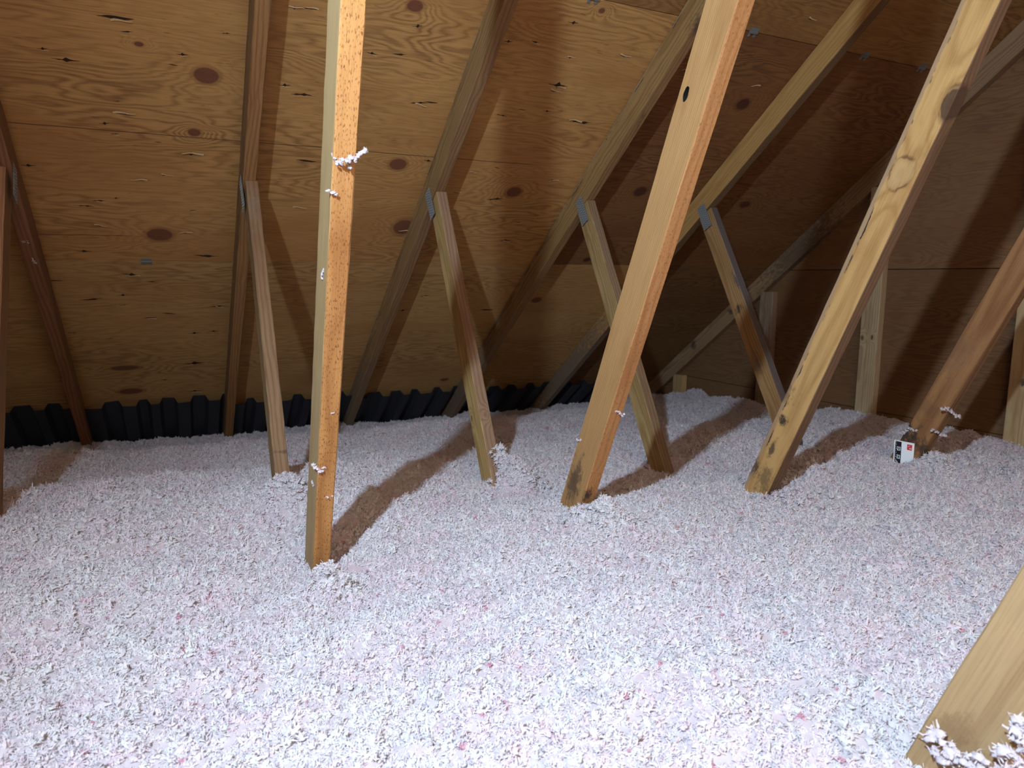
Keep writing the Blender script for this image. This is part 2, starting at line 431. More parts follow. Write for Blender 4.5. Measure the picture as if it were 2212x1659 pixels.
    if stains_and_tones:
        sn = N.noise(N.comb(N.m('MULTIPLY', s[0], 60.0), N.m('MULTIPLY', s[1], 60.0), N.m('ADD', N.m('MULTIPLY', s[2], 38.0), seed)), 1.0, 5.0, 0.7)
        for (c, rad, amt, scol) in stains_and_tones:
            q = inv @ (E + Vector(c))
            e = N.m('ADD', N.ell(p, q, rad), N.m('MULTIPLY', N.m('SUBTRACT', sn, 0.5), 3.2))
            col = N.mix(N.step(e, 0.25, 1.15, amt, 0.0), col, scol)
    return N.done(col, 0.75, fib, 0.3, 0.001, 0.25)

def board_frame(p0, p1):
    z = (p1 - p0).normalized()
    x = Vector((1, 0, 0)); x = (x - z * x.dot(z)).normalized()
    y = z.cross(x)
    M = Matrix((x, y, z)).transposed().to_4x4()
    M.translation = p0
    return M, (p1 - p0).length
def board_mesh(L, w, d, seed, rough=0.0006, ch=0.0022, wane=0.0):
    r = random.Random(seed)
    a, b = w / 2, d / 2
    sec = [(-a, -b + ch), (-a + ch, -b), (0, -b), (a - ch, -b), (a, -b + ch), (a, 0), (a, b - ch), (a - ch, b), (0, b), (-a + ch, b), (-a, b - ch), (-a, 0)]
    n = max(3, int(L / 0.035))
    v, f = [], []
    ph = r.uniform(0, 6)
    for i in range(n + 1):
        z = L * i / n
        bow = 0.0012 * math.sin(z * 2.3 + ph)
        for k, (x, y) in enumerate(sec):
            dx = r.uniform(-rough, rough); dy = r.uniform(-rough, rough)
            if wane and k in (9, 10):
                cut = wane * (0.45 + 0.55 * math.sin(z * 31 + ph) * math.sin(z * 13.0))
                if cut > 0:
                    if k == 10: dy -= cut
                    else: dx += cut * 0.7
            v.append((x + dx + bow, y + dy, z))
    m = len(sec)
    for i in range(n):
        for k in range(m):
            f.append((i * m + k, i * m + (k + 1) % m, (i + 1) * m + (k + 1) % m, (i + 1) * m + k))
    f.append(tuple(reversed(range(m)))); f.append(tuple(n * m + k for k in range(m)))
    return v, f
def board(name, parent, p0, p1, matargs, w=0.036, d=0.081, seed=1, wane=0.0, rough=0.0006):
    p0, p1 = E + Vector(p0), E + Vector(p1)
    M, L = board_frame(p0, p1)
    mat = lumber(matargs.pop('mname'), M=M, w=w, d=d, seed=float(seed), **matargs)
    v, f = board_mesh(L, w, d, seed, wane=wane, rough=rough)
    return mesh_obj(name, v, f, mat, parent, M)

def plate_mesh(w, h):
    v, f = box_data(-0.0012, 0.0, -w / 2, w / 2, -h / 2, h / 2)
    me = bpy.data.meshes.new('nail_plate'); me.from_pydata(v, [], f); me.materials.append(STEEL); me.update()
    vv, ff = [], []
    ny, nz = 5, 11
    for i in range(ny):
        for j in range(nz):
            y = (i + 0.5) / ny * w - w / 2; z = (j + 0.5 + 0.25 * (i % 2)) / nz * h - h / 2 - 0.002
            n = len(vv); a, c = box_data(-0.0021, -0.0010, y - w * 0.045, y + w * 0.045, z - h * 0.022, z + h * 0.022)
            vv += a; ff += [tuple(q + n for q in k) for k in c]
    m2 = bpy.data.meshes.new('teeth'); m2.from_pydata(vv, [], ff); m2.materials.append(flat('bright_tooth_steel', (0.36, 0.38, 0.38), 0.4, 0.4)); m2.update()
    return me, m2
PLATE, TEETH = plate_mesh(0.046, 0.105)

DKST = (0.035, 0.025, 0.02)
GREYST = (0.085, 0.075, 0.075)
# far / near offsets of the long webs (y = a + b z on the centre line)
PW = {0: (1.17, -0.44), 1: (1.213, -0.432), 2: (1.140, -0.451), 3: (1.116, -0.4385), 4: (1.091, -0.448)}
# short webs: x at the top and x at the foot
SW = {0: ((-0.352, 0.30), (-0.375, -0.54)), 1: ((0.277, 0.31), (0.2555, -0.553)), 2: ((0.889, 0.27), (0.8605, -0.56)),
      3: ((1.494, 0.26), (1.487, -0.62)), 4: ((2.108, 0.245), (2.115, -0.50))}
P_LOOK = {
    0: dict(side=(0.42, 0.25, 0.12), near=(0.45, 0.25, 0.11)),
    1: dict(side=(0.42, 0.30, 0.145), near=(0.47, 0.235, 0.078), speck=0.85, rings=0.55, freq=1150.0, pith=(0.0, 0.22)),
    2: dict(side=(0.38, 0.215, 0.085), near=(0.36, 0.175, 0.064), speck=0.6, rings=0.32, freq=1250.0, pith=(-0.03, 0.07),
            knots=[((0.905, 1.30, -0.475), (0.018, 0.012, 0.013), (0.30, 0.12, 0.045))],
            stains_and_tones=[((0.86, 1.372, -0.49), (0.02, 0.030, 0.075), 0.75, DKST), ((0.862, 1.38, -0.36), (0.012, 0.012, 0.09), 0.6, DKST), ((0.872, 1.325, -0.51), (0.014, 0.014, 0.03), 0.9, DKST), ((0.86, 1.30, -0.53), (0.02, 0.03, 0.03), 0.6, DKST)]),
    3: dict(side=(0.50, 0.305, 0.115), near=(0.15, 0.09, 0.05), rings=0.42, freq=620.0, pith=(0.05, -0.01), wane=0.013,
            knots=[((1.47, 1.018, 0.222), (0.03, 0.028, 0.040), (0.42, 0.27, 0.12)), ((1.478, 0.922, 0.350), (0.035, 0.020, 0.040), (0.06, 0.032, 0.018))],
            stains_and_tones=[((1.47, 1.395, -0.53), (0.03, 0.028, 0.035), 0.8, DKST), ((1.47, 1.37, -0.40), (0.03, 0.024, 0.03), 0.85, DKST), ((1.47, 1.30, -0.385), (0.03, 0.016, 0.02), 0.95, DKST), ((1.47, 1.31, -0.30), (0.03, 0.05, 0.045), 0.55, (0.13, 0.06, 0.025)), ((1.47, 1.28, -0.20), (0.03, 0.03, 0.03), 0.6, DKST), ((1.47, 1.35, -0.56), (0.03, 0.03, 0.05), 0.6, DKST), ((1.47, 1.33, -0.47), (0.03, 0.012, 0.03), 0.8, DKST)]),
    4: dict(side=(0.28, 0.145, 0.06), near=(0.18, 0.10, 0.046), rings=0.5, freq=520.0, pith=(0.04, 0.0),
            stains_and_tones=[((2.08, 1.345, -0.495), (0.03, 0.05, 0.045), 0.95, DKST), ((2.08, 1.29, -0.53), (0.03, 0.025, 0.03), 0.85, DKST), ((2.08, 1.22, -0.22), (0.03, 0.05, 0.09), 0.35, (0.12, 0.07, 0.045)), ((2.08, 1.30, -0.40), (0.03, 0.05, 0.05), 0.4, (0.12, 0.06, 0.03))]),
}
S_LOOK = {
    0: dict(side=(0.30, 0.175, 0.085), near=(0.34, 0.20, 0.12)),
    1: dict(side=(0.31, 0.205, 0.095), near=(0.22, 0.137, 0.074), rings=0.45, stains_and_tones=[((0.27, 1.868, -0.46), (0.03, 0.03, 0.006), 0.6, DKST), ((0.27, 2.22, 0.22), (0.03, 0.05, 0.09), 0.6, (0.17, 0.13, 0.09))]),
    2: dict(side=(0.44, 0.30, 0.12), near=(0.23, 0.145, 0.09), rings=0.45,
            knots=[((0.843, 1.955, -0.44), (0.01, 0.006, 0.014), (0.10, 0.06, 0.03)), ((0.872, 1.885, -0.415), (0.009, 0.012, 0.012), (0.16, 0.10, 0.06))]),
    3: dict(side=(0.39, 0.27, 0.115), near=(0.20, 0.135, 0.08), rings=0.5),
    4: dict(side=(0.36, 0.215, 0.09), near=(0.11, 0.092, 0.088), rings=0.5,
            stains_and_tones=[((2.09, 2.12, -0.02), (0.03, 0.02, 0.045), 0.9, GREYST), ((2.09, 2.16, 0.10), (0.03, 0.014, 0.025), 0.9, DKST), ((2.09, 2.10, -0.13), (0.03, 0.025, 0.02), 0.9, DKST), ((2.09, 2.17, 0.18), (0.03, 0.02, 0.06), 0.5, GREYST), ((2.09, 1.99, -0.34), (0.03, 0.03, 0.06), 0.5, GREYST)]),
}
C_LOOK = {
    0: dict(side=(0.27, 0.145, 0.07), near=(0.24, 0.12, 0.065)),
    1: dict(side=(0.24, 0.14, 0.06), near=(0.28, 0.148, 0.057), knots=[((0.252, 2.05, 0.432), (0.012, 0.010, 0.016), (0.09, 0.045, 0.02))]),
    2: dict(side=(0.29, 0.18, 0.075), near=(0.22, 0.128, 0.06), rings=0.5, stains_and_tones=[((0.88, 3.6, -0.7), (0.2, 0.75, 0.6), 0.75, (0.17, 0.125, 0.09))], knots=[((0.897, 1.93, 0.520), (0.014, 0.012, 0.02), (0.14, 0.07, 0.03))], wane=0.006),  # large ellipsoid: chord gets darker and greyer towards its lower end
    3: dict(side=(0.31, 0.19, 0.073), near=(0.24, 0.14, 0.06), rings=0.5, wane=0.01,
            stains_and_tones=[((1.47, 2.46, 0.10), (0.03, 0.03, 0.06), 0.85, DKST), ((1.49, 1.70, 0.73), (0.03, 0.05, 0.05), 0.7, DKST), ((1.49, 1.98, 0.50), (0.03, 0.02, 0.07), 0.7, DKST), ((1.49, 3.5, -0.62), (0.2, 0.95, 0.75), 0.85, (0.15, 0.105, 0.075))]),  # last entry darkens and greys the lower part of the chord
    4: dict(side=(0.41, 0.24, 0.08), near=(0.14, 0.085, 0.04), rings=0.3, stains_and_tones=[((2.1, 3.45, -0.58), (0.2, 0.85, 0.7), 0.9, (0.15, 0.11, 0.08))]),  # wide ellipsoid turns the lower end greyer and darker
}
TRUSS_LABEL = {
    0: 'dark brown roof truss at the left edge, cut by the picture frame',
    1: 'roof truss whose long web is the bright orange flecked post nearest the camera',
    2: 'roof truss whose long tan web has an open knot hole near its top',
    3: 'roof truss whose long pale web has a big oval knot and dark stained foot',
    4: 'roof truss whose reddish long web carries the depth ruler card',
}
trusses = {}
CH_D = 0.089
for k in range(5):
    X = T_X[k]
    a, b = PW[k]
    T = tag(empty('roof_truss', (X, 1.6, 0)), TRUSS_LABEL[k], 'roof truss', 'roof trusses in a row under the plywood')
    trusses[k] = T
    # top chord
    c0 = roofpt(X, 4.02, -CH_D / 2 - 0.0005) - E
    c1 = roofpt(X, T_RIDGE + 0.07, -CH_D / 2 - 0.0005) - E
    Mc, Lc = board_frame(E + c1, E + c0)
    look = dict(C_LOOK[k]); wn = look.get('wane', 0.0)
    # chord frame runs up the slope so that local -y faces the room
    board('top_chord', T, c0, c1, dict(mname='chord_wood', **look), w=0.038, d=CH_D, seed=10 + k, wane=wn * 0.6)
    # bottom chord under the insulation
    v, f = box_data(X - 0.018, X + 0.018, 2 * Y_RIDGE - 4.0, 4.0, 0.0, 0.082)
    mesh_obj('bottom_chord', v, f, STUDM if 'STUDM' in globals() else flat('plain_spruce', (0.45, 0.29, 0.13)), T, Matrix.Identity(4))
    # long web up to the ridge
    zb, zt = -1.02, 1.78
    look = dict(P_LOOK[k]); wn = look.get('wane', 0.0)
    xl = X - 0.07 if k == 0 else X
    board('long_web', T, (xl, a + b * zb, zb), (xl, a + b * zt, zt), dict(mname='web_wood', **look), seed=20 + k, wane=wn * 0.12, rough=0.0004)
    # short web from the chord down to the same joint
    (xt, z1), (xf, z2) = SW[k]
    cs = 2.1715
    sl = (xt - xf) / (z1 - z2)
    zt2 = ((ROOF_D - CH_D + 0.003) - NRM.y * cs) / (NRM.y * 0.56 + NRM.z)
    zb2 = -1.02
    xat = lambda z: xf + sl * (z - z2)
    look = dict(S_LOOK[k])
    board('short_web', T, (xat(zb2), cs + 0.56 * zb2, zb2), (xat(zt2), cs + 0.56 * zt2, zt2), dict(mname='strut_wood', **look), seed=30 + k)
    # toothed plate over the joint of chord and short web, on both faces
    for sgn in (-1, 1):
        zc = zt2 - 0.018
        off = {1: 0.0, 2: 0.014, 3: 0.0, 4: 0.0}.get(k, 0.0)
        R = Matrix.Rotation(-0.50, 4, 'X')
        loc = E + Vector((X + sgn * 0.0195, cs + 0.56 * zc + off, zc))
        M = Matrix.Translation(loc) @ R @ Matrix.Diagonal((-sgn, 1, 1, 1)) if sgn > 0 else Matrix.Translation(loc) @ R
        pl = link('nail_plate', PLATE, None, T, M)
        link('teeth', TEETH, None, pl, M)

# open knot hole in the long web of the third truss: a real recess cut into the board
hw = [o for o in trusses[2].children if o.name.startswith('long_web')][0]
Mw = WORLD_OF[hw.name]
hc = Mw.inverted() @ (E + Vector((0.86, 1.017, 0.32)))
bm = bmesh.new()
bmesh.ops.create_icosphere(bm, subdivisions=3, radius=1.0)
for q in bm.verts:
    q.co = Vector((q.co.x * 0.020, q.co.y * 0.0068, q.co.z * 0.0135)) * (1 + 0.06 * math.sin(q.co.z * 5 + q.co.y * 3)) + Vector((-0.018, hc.y, hc.z))
cme = bpy.data.meshes.new('cut'); bm.to_mesh(cme); bm.free()
HOLE = flat('knot_hole_black', (0.012, 0.010, 0.009), 0.95, spec=0.05)
cme.materials.append(HOLE)
co = bpy.data.objects.new('cut', cme)
sc.collection.objects.link(co)
co.matrix_world = Mw
md = hw.modifiers.new('hole', 'BOOLEAN'); md.object = co; md.operation = 'DIFFERENCE'; md.solver = 'EXACT'; md.material_mode = 'TRANSFER'
bpy.context.view_layer.update()
dg = bpy.context.evaluated_depsgraph_get()
nme = bpy.data.meshes.new_from_object(hw.evaluated_get(dg))
hw.modifiers.clear()
hw.data = nme
bpy.data.objects.remove(co)

# gable truss: chord and upright studs against the right wall
G = tag(empty('gable_truss', (GAB_X, 1.6, 0)), 'gable truss with upright studs flat against the dark right end wall', 'roof truss')
c0 = roofpt(GAB_X, 4.02, -CH_D / 2 - 0.0005) - E; c1 = roofpt(GAB_X, T_RIDGE + 0.07, -CH_D / 2 - 0.0005) - E
board('top_chord', G, c0, c1, dict(mname='gable_chord_wood', side=(0.27, 0.18, 0.10), near=(0.20, 0.125, 0.07), rings=0.45,
      stains_and_tones=[((2.925, 2.55, 0.13), (0.05, 0.4, 0.3), 0.65, DKST), ((2.925, 3.3, -0.42), (0.03, 0.03, 0.03), 0.8, DKST), ((2.925, 3.0, -0.2), (0.03, 0.02, 0.02), 0.8, DKST)]), w=0.038, d=CH_D, seed=61)
v, f = box_data(GAB_X - 0.018, GAB_X + 0.018, 2 * Y_RIDGE - 4.0, 4.0, 0.0, 0.082)
mesh_obj('bottom_chord', v, f, flat('plain_spruce', (0.45, 0.29, 0.13)), G, Matrix.Identity(4))
for i, (ys, look) in enumerate(((3.435, dict(side=(0.40, 0.28, 0.13), near=(0.42, 0.30, 0.14))), (2.74, dict(side=(0.25, 0.18, 0.12), near=(0.22, 0.15, 0.10))),
                                (2.118, dict(side=(0.42, 0.32, 0.19), near=(0.38, 0.28, 0.16), knots=[((2.925, 2.10, -0.28), (0.02, 0.007, 0.012), (0.08, 0.05, 0.03)), ((2.925, 2.15, -0.285), (0.02, 0.008, 0.012), (0.10, 0.06, 0.03))])),
                                (1.46, dict(side=(0.44, 0.33, 0.18), near=(0.40, 0.29, 0.15), stains_and_tones=[((2.925, 1.455, -0.40), (0.03, 0.012, 0.02), 0.9, DKST)])),
                                (0.80, dict(side=(0.40, 0.29, 0.16), near=(0.36, 0.26, 0.14))))):
    zt = (ROOF_D - CH_D - NRM.y * ys) / NRM.z - 0.02
    board('stud', G, (GAB_X, ys, -1.11), (GAB_X, ys, zt), dict(mname='stud_wood', rings=0.45, **look), w=0.038, d=0.089, seed=70 + i)

# leaning board close to the camera at the lower right
zb, zt = -1.12, 1.41
lean = board('leaning_board', None, (0.768, 0.2492 - 0.359 * zb - 0.040, zb), (0.768, 0.2492 - 0.359 * zt - 0.040, zt),
             dict(mname='lean_wood', side=(0.35, 0.235, 0.118), near=(0.34, 0.225, 0.11), rings=0.35, freq=420.0, pith=(0.05, 0.02),
                  stains_and_tones=[((0.75, 0.40, -0.50), (0.02, 0.03, 0.03), 0.5, (0.16, 0.09, 0.04)), ((0.75, 0.395, -0.33), (0.02, 0.008, 0.012), 0.5, GREYST)]),
             w=0.038, d=0.080, seed=88)
tag(lean, 'plain tan board leaning up out of the insulation in the lower right corner', 'board')

# ------------------------------------------------------------------ black corrugated eave baffles
BLACK = flat('black_baffle_plastic', (0.020, 0.021, 0.028), 0.55, spec=0.4)
def baffle(x0, x1, ttop, seed, label):
    r = random.Random(seed)
    prof = [(x0, -0.040)]
    x = x0
    while x < x1 - 0.06:
        lo = r.uniform(0.035, 0.07); hi = r.uniform(0.022, 0.06); rp = 0.014
        x += lo; prof.append((min(x, x1), -0.040)); x += rp; prof.append((min(x, x1), -0.010))
        x += hi; prof.append((min(x, x1), -0.010)); x += rp; prof.append((min(x, x1), -0.040))
    prof.append((x1, -0.040))
    prof = [q for i, q in enumerate(prof) if i == 0 or q[0] > prof[i - 1][0] + 1e-5]
    ts = [ttop + 0.10 * i for i in range(9)]
    v, f = [], []
    m = len(prof)
    for lay in (0.0, -0.0015):
        for j, t in enumerate(ts):
            for i, (px, h) in enumerate(prof):
                jig = 0.004 * math.sin(px * 40 + seed) if j == 0 else 0
                v.append((px, t + jig, h + lay))
    n = len(ts)
    for lay in range(2):
        o = lay * m * n
        for j in range(n - 1):
            for i in range(m - 1):
                q = (o + j * m + i, o + j * m + i + 1, o + (j + 1) * m + i + 1, o + (j + 1) * m + i)
                f.append(q if lay else tuple(reversed(q)))
    o2 = m * n
    for i in range(m - 1):
        f.append((i, i + 1, o2 + i + 1, o2 + i))
    return tag(mesh_obj('vent_baffle', v, f, BLACK, None, ROOF_M), label, 'vent baffle', 'corrugated vent baffles along the eave')
hb = 0.021
xs = [-0.9513] + T_X + [GAB_X]
for k, (lab, tt) in enumerate((('black corrugated eave baffle left of the leftmost roof truss', 3.08),
                               ('black corrugated eave baffle between the first and second trusses from the left', 3.10),
                               ('black corrugated eave baffle behind the orange flecked post', 3.16),
                               ('black corrugated eave baffle between the orange post and the strut heaped with fluff', 3.20),
                               ('black corrugated eave baffle just right of the strut heaped with fluff', 3.235),
                               ('rightmost black corrugated eave baffle, beside the tan web with the knot hole', 3.25))):
    baffle(xs[k] + hb, xs[k + 1] - hb if k < 5 else 2.66, tt, 5 + k, lab)

# ------------------------------------------------------------------ loose-fill insulation
CTRL = np.array([(0.27, 1.42, -0.625), (0.88, 1.36, -0.57), (1.49, 1.37, -0.606), (2.09, 1.33, -0.592),
    (-0.36, 1.84, -0.555), (0.25, 1.86, -0.575), (0.86, 1.83, -0.635), (1.48, 1.82, -0.655), (2.1, 1.88, -0.62),
    (-1.2, 3.8, -0.76), (-0.585, 3.77, -0.76), (-0.05, 3.8, -0.785), (0.3, 3.83, -0.81), (0.62, 3.82, -0.805), (1.18, 3.84, -0.825), (1.95, 3.86, -0.84), (2.43, 3.86, -0.835), (2.9, 3.7, -0.80),
    (2.9, 1.5, -0.645), (2.9, 2.15, -0.65), (2.9, 2.6, -0.70), (2.9, 3.3, -0.735), (2.9, 0.6, -0.63),
    (0.0, 0.8, -0.60), (1.0, 0.8, -0.585), (0.75, 0.42, -0.565), (-0.6, 0.8, -0.59), (2.0, 0.8, -0.60), (0.3, 0.3, -0.60), (1.2, 0.3, -0.57), (-1.2, 1.6, -0.57), (-1.2, 0.4, -0.60), (0.3, 2.8, -0.69), (1.2, 2.8, -0.70), (2.1, 2.8, -0.705), (-0.6, 2.8, -0.665)])
class VNoise:
    def __init__(self, seed):
        self.g = np.random.default_rng(seed).random((256, 256))
    def __call__(self, x, y):
        xi = np.floor(x).astype(int); yi = np.floor(y).astype(int)
        fx = x - xi; fy = y - yi
        fx = fx * fx * (3 - 2 * fx); fy = fy * fy * (3 - 2 * fy)
        g = self.g; a = xi % 256; b = yi % 256; a1 = (a + 1) % 256; b1 = (b + 1) % 256
        return (g[a, b] * (1 - fx) * (1 - fy) + g[a1, b] * fx * (1 - fy) + g[a, b1] * (1 - fx) * fy + g[a1, b1] * fx * fy) - 0.5
V1, V2, V3, V4, V5 = [VNoise(q) for q in (1, 2, 3, 4, 5)]
MOUNDS = [(0.262, 1.785, 0.055, 0.060), (0.905, 1.79, 0.048, 0.062), (0.945, 1.75, 0.06, 0.032), (0.895, 1.275, 0.040, 0.050), (0.85, 1.33, 0.022, 0.022), (0.262, 1.33, 0.040, 0.034),
          (1.49, 1.26, 0.06, 0.012), (2.09, 1.25, 0.05, 0.03), (1.74, 1.42, 0.06, 0.02), (2.93, 3.25, 0.07, 0.05), (-0.33, 1.72, 0.05, 0.02), (0.73, 0.36, 0.03, 0.02), (0.50, 1.62, 0.10, 0.012), (1.2, 1.55, 0.12, 0.012)]
def surf(x, y):
    x = np.asarray(x, float); y = np.asarray(y, float)
    num = np.zeros(x.shape); den = np.zeros(x.shape)
    for (cx, cy, cz) in CTRL:
        w = 1.0 / (((x - cx) ** 2 + (y - cy) ** 2) + 0.03) ** 2
        num += w * cz; den += w
    z = num / den
    z = z + 0.022 * V1(x * 4.3, y * 4.3) + 0.018 * V2(x * 11, y * 11) + 0.017 * V3(x * 27, y * 27)
    for (mx, my, r, h) in MOUNDS:
        z = z + h * np.exp(-((x - mx) ** 2 + (y - my) ** 2) / (r * r))
    return z
def fine(x, y):
    return 0.007 * V4(x * 70, y * 70) + 0.005 * V5(x * 140, y * 140)
gx = np.concatenate([np.linspace(-3.99, -1.6, 60), np.arange(-1.59, 2.95, 0.0115), [2.958]])
gy = np.concatenate([np.linspace(2 * Y_RIDGE - 3.6, 0.1, 80), np.arange(0.11, 4.02, 0.0115)])
GX, GY = np.meshgrid(gx, gy, indexing='ij')
GZ = surf(GX, GY) + fine(GX, GY)
lim = (ROOF_D - 0.045 - NRM.y * GY) / NRM.z
GZ = np.minimum(GZ, np.where(GY > 3.0, lim, 9))
back = (ROOF_D - 0.05 - NRM.y * (2 * Y_RIDGE - GY)) / NRM.z
GZ = np.minimum(GZ, np.where(GY < -2.4, back, 9))
nx, ny = len(gx), len(gy)
SV = np.stack([GX.ravel(), GY.ravel(), GZ.ravel() + EYE], 1)
I, J = np.meshgrid(np.arange(nx - 1), np.arange(ny - 1), indexing='ij')
q0 = (I * ny + J).ravel()
SF = np.stack([q0, q0 + ny, q0 + ny + 1, q0 + 1], 1)

def tuft(seed, R=0.0065, flakes=4, sub=2):
    """one ragged tuft: a lumpy core with torn, curling flakes of fibre"""
    r = random.Random(seed)
    bm = bmesh.new()
    bmesh.ops.create_icosphere(bm, subdivisions=sub, radius=1.0)
    from mathutils import noise as mn
    o = Vector((r.uniform(0, 50), r.uniform(0, 50), r.uniform(0, 50)))
    for v in bm.verts:
        d = 0.64 + 0.40 * mn.noise(v.co * 1.4 + o) + 0.5 * mn.noise(v.co * 3.4 + o)
        v.co = v.co * R * d
        v.co.z *= 0.75
    vs = [tuple(v.co) for v in bm.verts]; fs = [tuple(v.index for v in f.verts) for f in bm.faces]
    bm.free()
    for _ in range(flakes):
        ax = Vector((r.gauss(0, 1), r.gauss(0, 1), r.gauss(0.3, 0.9))).normalized()
        side = ax.cross(Vector((r.gauss(0, 1), r.gauss(0, 1), r.gauss(0, 1)))).normalized()
        nrm = ax.cross(side)
        L = R * r.uniform(0.28, 0.66) * (1.8 if r.random() < 0.06 else 1.0); w = R * r.uniform(0.07, 0.19); cur = r.uniform(-3.0, 3.0) / L
        st = ax * R * r.uniform(0.25, 0.6) + side * R * r.uniform(-0.3, 0.3)
        n = len(vs); seg = 3
        for i in range(seg + 1):
            s = L * i / seg
            c = st + ax * s + nrm * (cur * s * s * 0.5)
            ww = w * (1 - 0.5 * (i / seg) ** 2) * r.uniform(0.55, 1.3)
            vs.append(tuple(c + side * ww)); vs.append(tuple(c - side * ww))
        for i in range(seg):
            fs.append((n + 2 * i, n + 2 * i + 1, n + 2 * i + 3, n + 2 * i + 2))
    return vs, fs

def fluff_material(name, inst):
    N = Nodes(name)
    if inst:
        at = N.new('ShaderNodeAttribute', attribute_type='INSTANCER', attribute_name='tcol')
        col = at.outputs['Color']
    else:
        p = N.obj()
        pk = N.noise(p, 16.0, 3.0, 0.6)
        col = N.mix(N.step(pk, 0.45, 0.75), (0.88, 0.80, 0.84), (0.88, 0.72, 0.78))
    tr = N.new('ShaderNodeBsdfTranslucent'); df = N.new('ShaderNodeBsdfDiffuse'); mx = N.new('ShaderNodeMixShader')
    N.put(tr.inputs[0], col); N.put(df.inputs[0], col)
    mx.inputs[0].default_value = 0.42
    # loose fibre scatters light from all sides: soften the facing of single flakes
    geo = N.new('ShaderNodeNewGeometry')
    nn = N.v('NORMALIZE', N.v('ADD', N.v('SCALE', geo.outputs['Normal']), (0.0, 0.0, 1.25)))
    N.put(df.inputs['Normal'], nn)
    N.put(mx.inputs[1], df.outputs[0]); N.put(mx.inputs[2], tr.outputs[0])
    out = [n for n in N.t.nodes if n.type == 'OUTPUT_MATERIAL'][0]
    N.put(out.inputs[0], mx.outputs[0])
    N.t.nodes.remove(N.bsdf)
    return N.mat
FL_S = fluff_material('insulation_bed', False)
FL_T = fluff_material('insulation_tuft', True)

# tuft positions: even jittered cover over what can be seen, finer close to the eye
def scatter(x0, x1, y0, y1, sp, seed):
    r = np.random.default_rng(seed)
    xs_ = np.arange(x0, x1, sp); ys_ = np.arange(y0, y1, sp)
    A, B = np.meshgrid(xs_, ys_, indexing='ij')
    A = A.ravel() + r.uniform(-0.6, 0.6, A.size) * sp; B = B.ravel() + r.uniform(-0.6, 0.6, B.size) * sp
    return A, B
parts_ = [scatter(-0.75, 2.2, 0.42, 1.6, 0.0095, 1), scatter(-1.0, 2.94, 1.6, 3.95, 0.0105, 2), scatter(2.2, 2.94, 0.5, 1.6, 0.0115, 3), scatter(-1.5, -0.75, 0.4, 1.6, 0.016, 4), scatter(-1.6, -1.0, 1.6, 3.9, 0.018, 5)]
px = np.concatenate([a for a, b in parts_]); py = np.concatenate([b for a, b in parts_])
psc = np.concatenate([np.full(a.size, s) for (a, b), s in zip(parts_, (1.0, 1.05, 1.1, 1.7, 1.9))])
# extra, looser tufts heaped against the feet of the webs
ex = []
for (mx, my, r_, h) in MOUNDS[:9]:
    n_ = 220 if h > 0.04 else 90
    ex.append(np.stack([rng.normal(mx, r_ * 0.55, n_), rng.normal(my, r_ * 0.45, n_), rng.uniform(0.0, 0.016, n_)], 1))
# the clump clinging to the face of the third truss strut
n_ = 260
cz = -0.505 - 0.125 * rng.random(n_) ** 0.7
cl = np.stack([rng.normal(0.880, 0.011, n_) + (cz + 0.515) * -0.12, 2.122 + 0.56 * cz - rng.uniform(0.0, 0.02, n_), cz], 1)
EX = np.concatenate(ex)
pz = surf(px, py) + fine(px, py) + rng.uniform(-0.0045, 0.0025, px.size)
ez = surf(EX[:, 0], EX[:, 1]) + EX[:, 2]
px = np.concatenate([px, EX[:, 0], cl[:, 0]]); py = np.concatenate([py, EX[:, 1], cl[:, 1]]); pz = np.concatenate([pz, ez, cl[:, 2]])
psc = np.concatenate([psc, np.full(len(EX) + len(cl), 0.95)])
ok = (NRM.y * py + NRM.z * pz < ROOF_D - 0.048) & (px < 2.945)
px, py, pz, psc = px[ok], py[ok], pz[ok], psc[ok]
NP = px.size
psc = psc * np.clip(rng.lognormal(0.0, 0.28, NP), 0.55, 1.9)
u = rng.random(NP)
pat = V1(px * 13 + 40, py * 13 + 9) + 0.6 * V2(px * 38, py * 38)
pink = np.clip(0.35 + 1.1 * pat + rng.normal(0, 0.22, NP), 0, 1)
white = np.array((0.90, 0.868, 0.895)); rose = np.array((0.90, 0.79, 0.85)); deep = np.array((0.76, 0.44, 0.53)); grey = np.array((0.76, 0.72, 0.76)); bright = np.array((0.93, 0.92, 0.93))
tc = white[None] * (1 - pink[:, None]) + rose[None] * pink[:, None]
tc[u < 0.035] = grey
tc[(u > 0.06) & (u < 0.16)] = bright
dp = (u > 0.974) & (pat > -0.10)
tc[dp] = deep
psc[dp] *= rng.uniform(0.35, 0.75, int(dp.sum()))
NV = 8
variants = [tuft(100 + k, R=0.0075, flakes=30 + k % 6) for k in range(NV)]

verts = [SV]; vpart = [np.zeros(len(SV), int)]; faces = [SF.tolist()]; mats = [np.zeros(len(SF), int)]
base = len(SV)
for k, (vs, fs) in enumerate(variants):
    verts.append(np.array(vs) + np.array((0.5, 1.5, 0.3))); vpart.append(np.full(len(vs), 10 + k))
    faces.append([tuple(i + base for i in f) for f in fs]); mats.append(np.ones(len(fs), int))
    base += len(vs)
verts.append(np.stack([px, py, pz + EYE], 1)); vpart.append(np.ones(NP, int))
allv = np.concatenate(verts); allp = np.concatenate(vpart)
me = bpy.data.meshes.new('blown_insulation')
me.from_pydata(allv.tolist(), [], [tuple(f) for g in faces for f in g])
me.materials.append(FL_S); me.materials.append(FL_T)
me.polygons.foreach_set('material_index', np.concatenate(mats).astype(np.int32))
me.polygons.foreach_set('use_smooth', np.ones(len(me.polygons), bool))
n_all = len(allv); first = n_all - NP
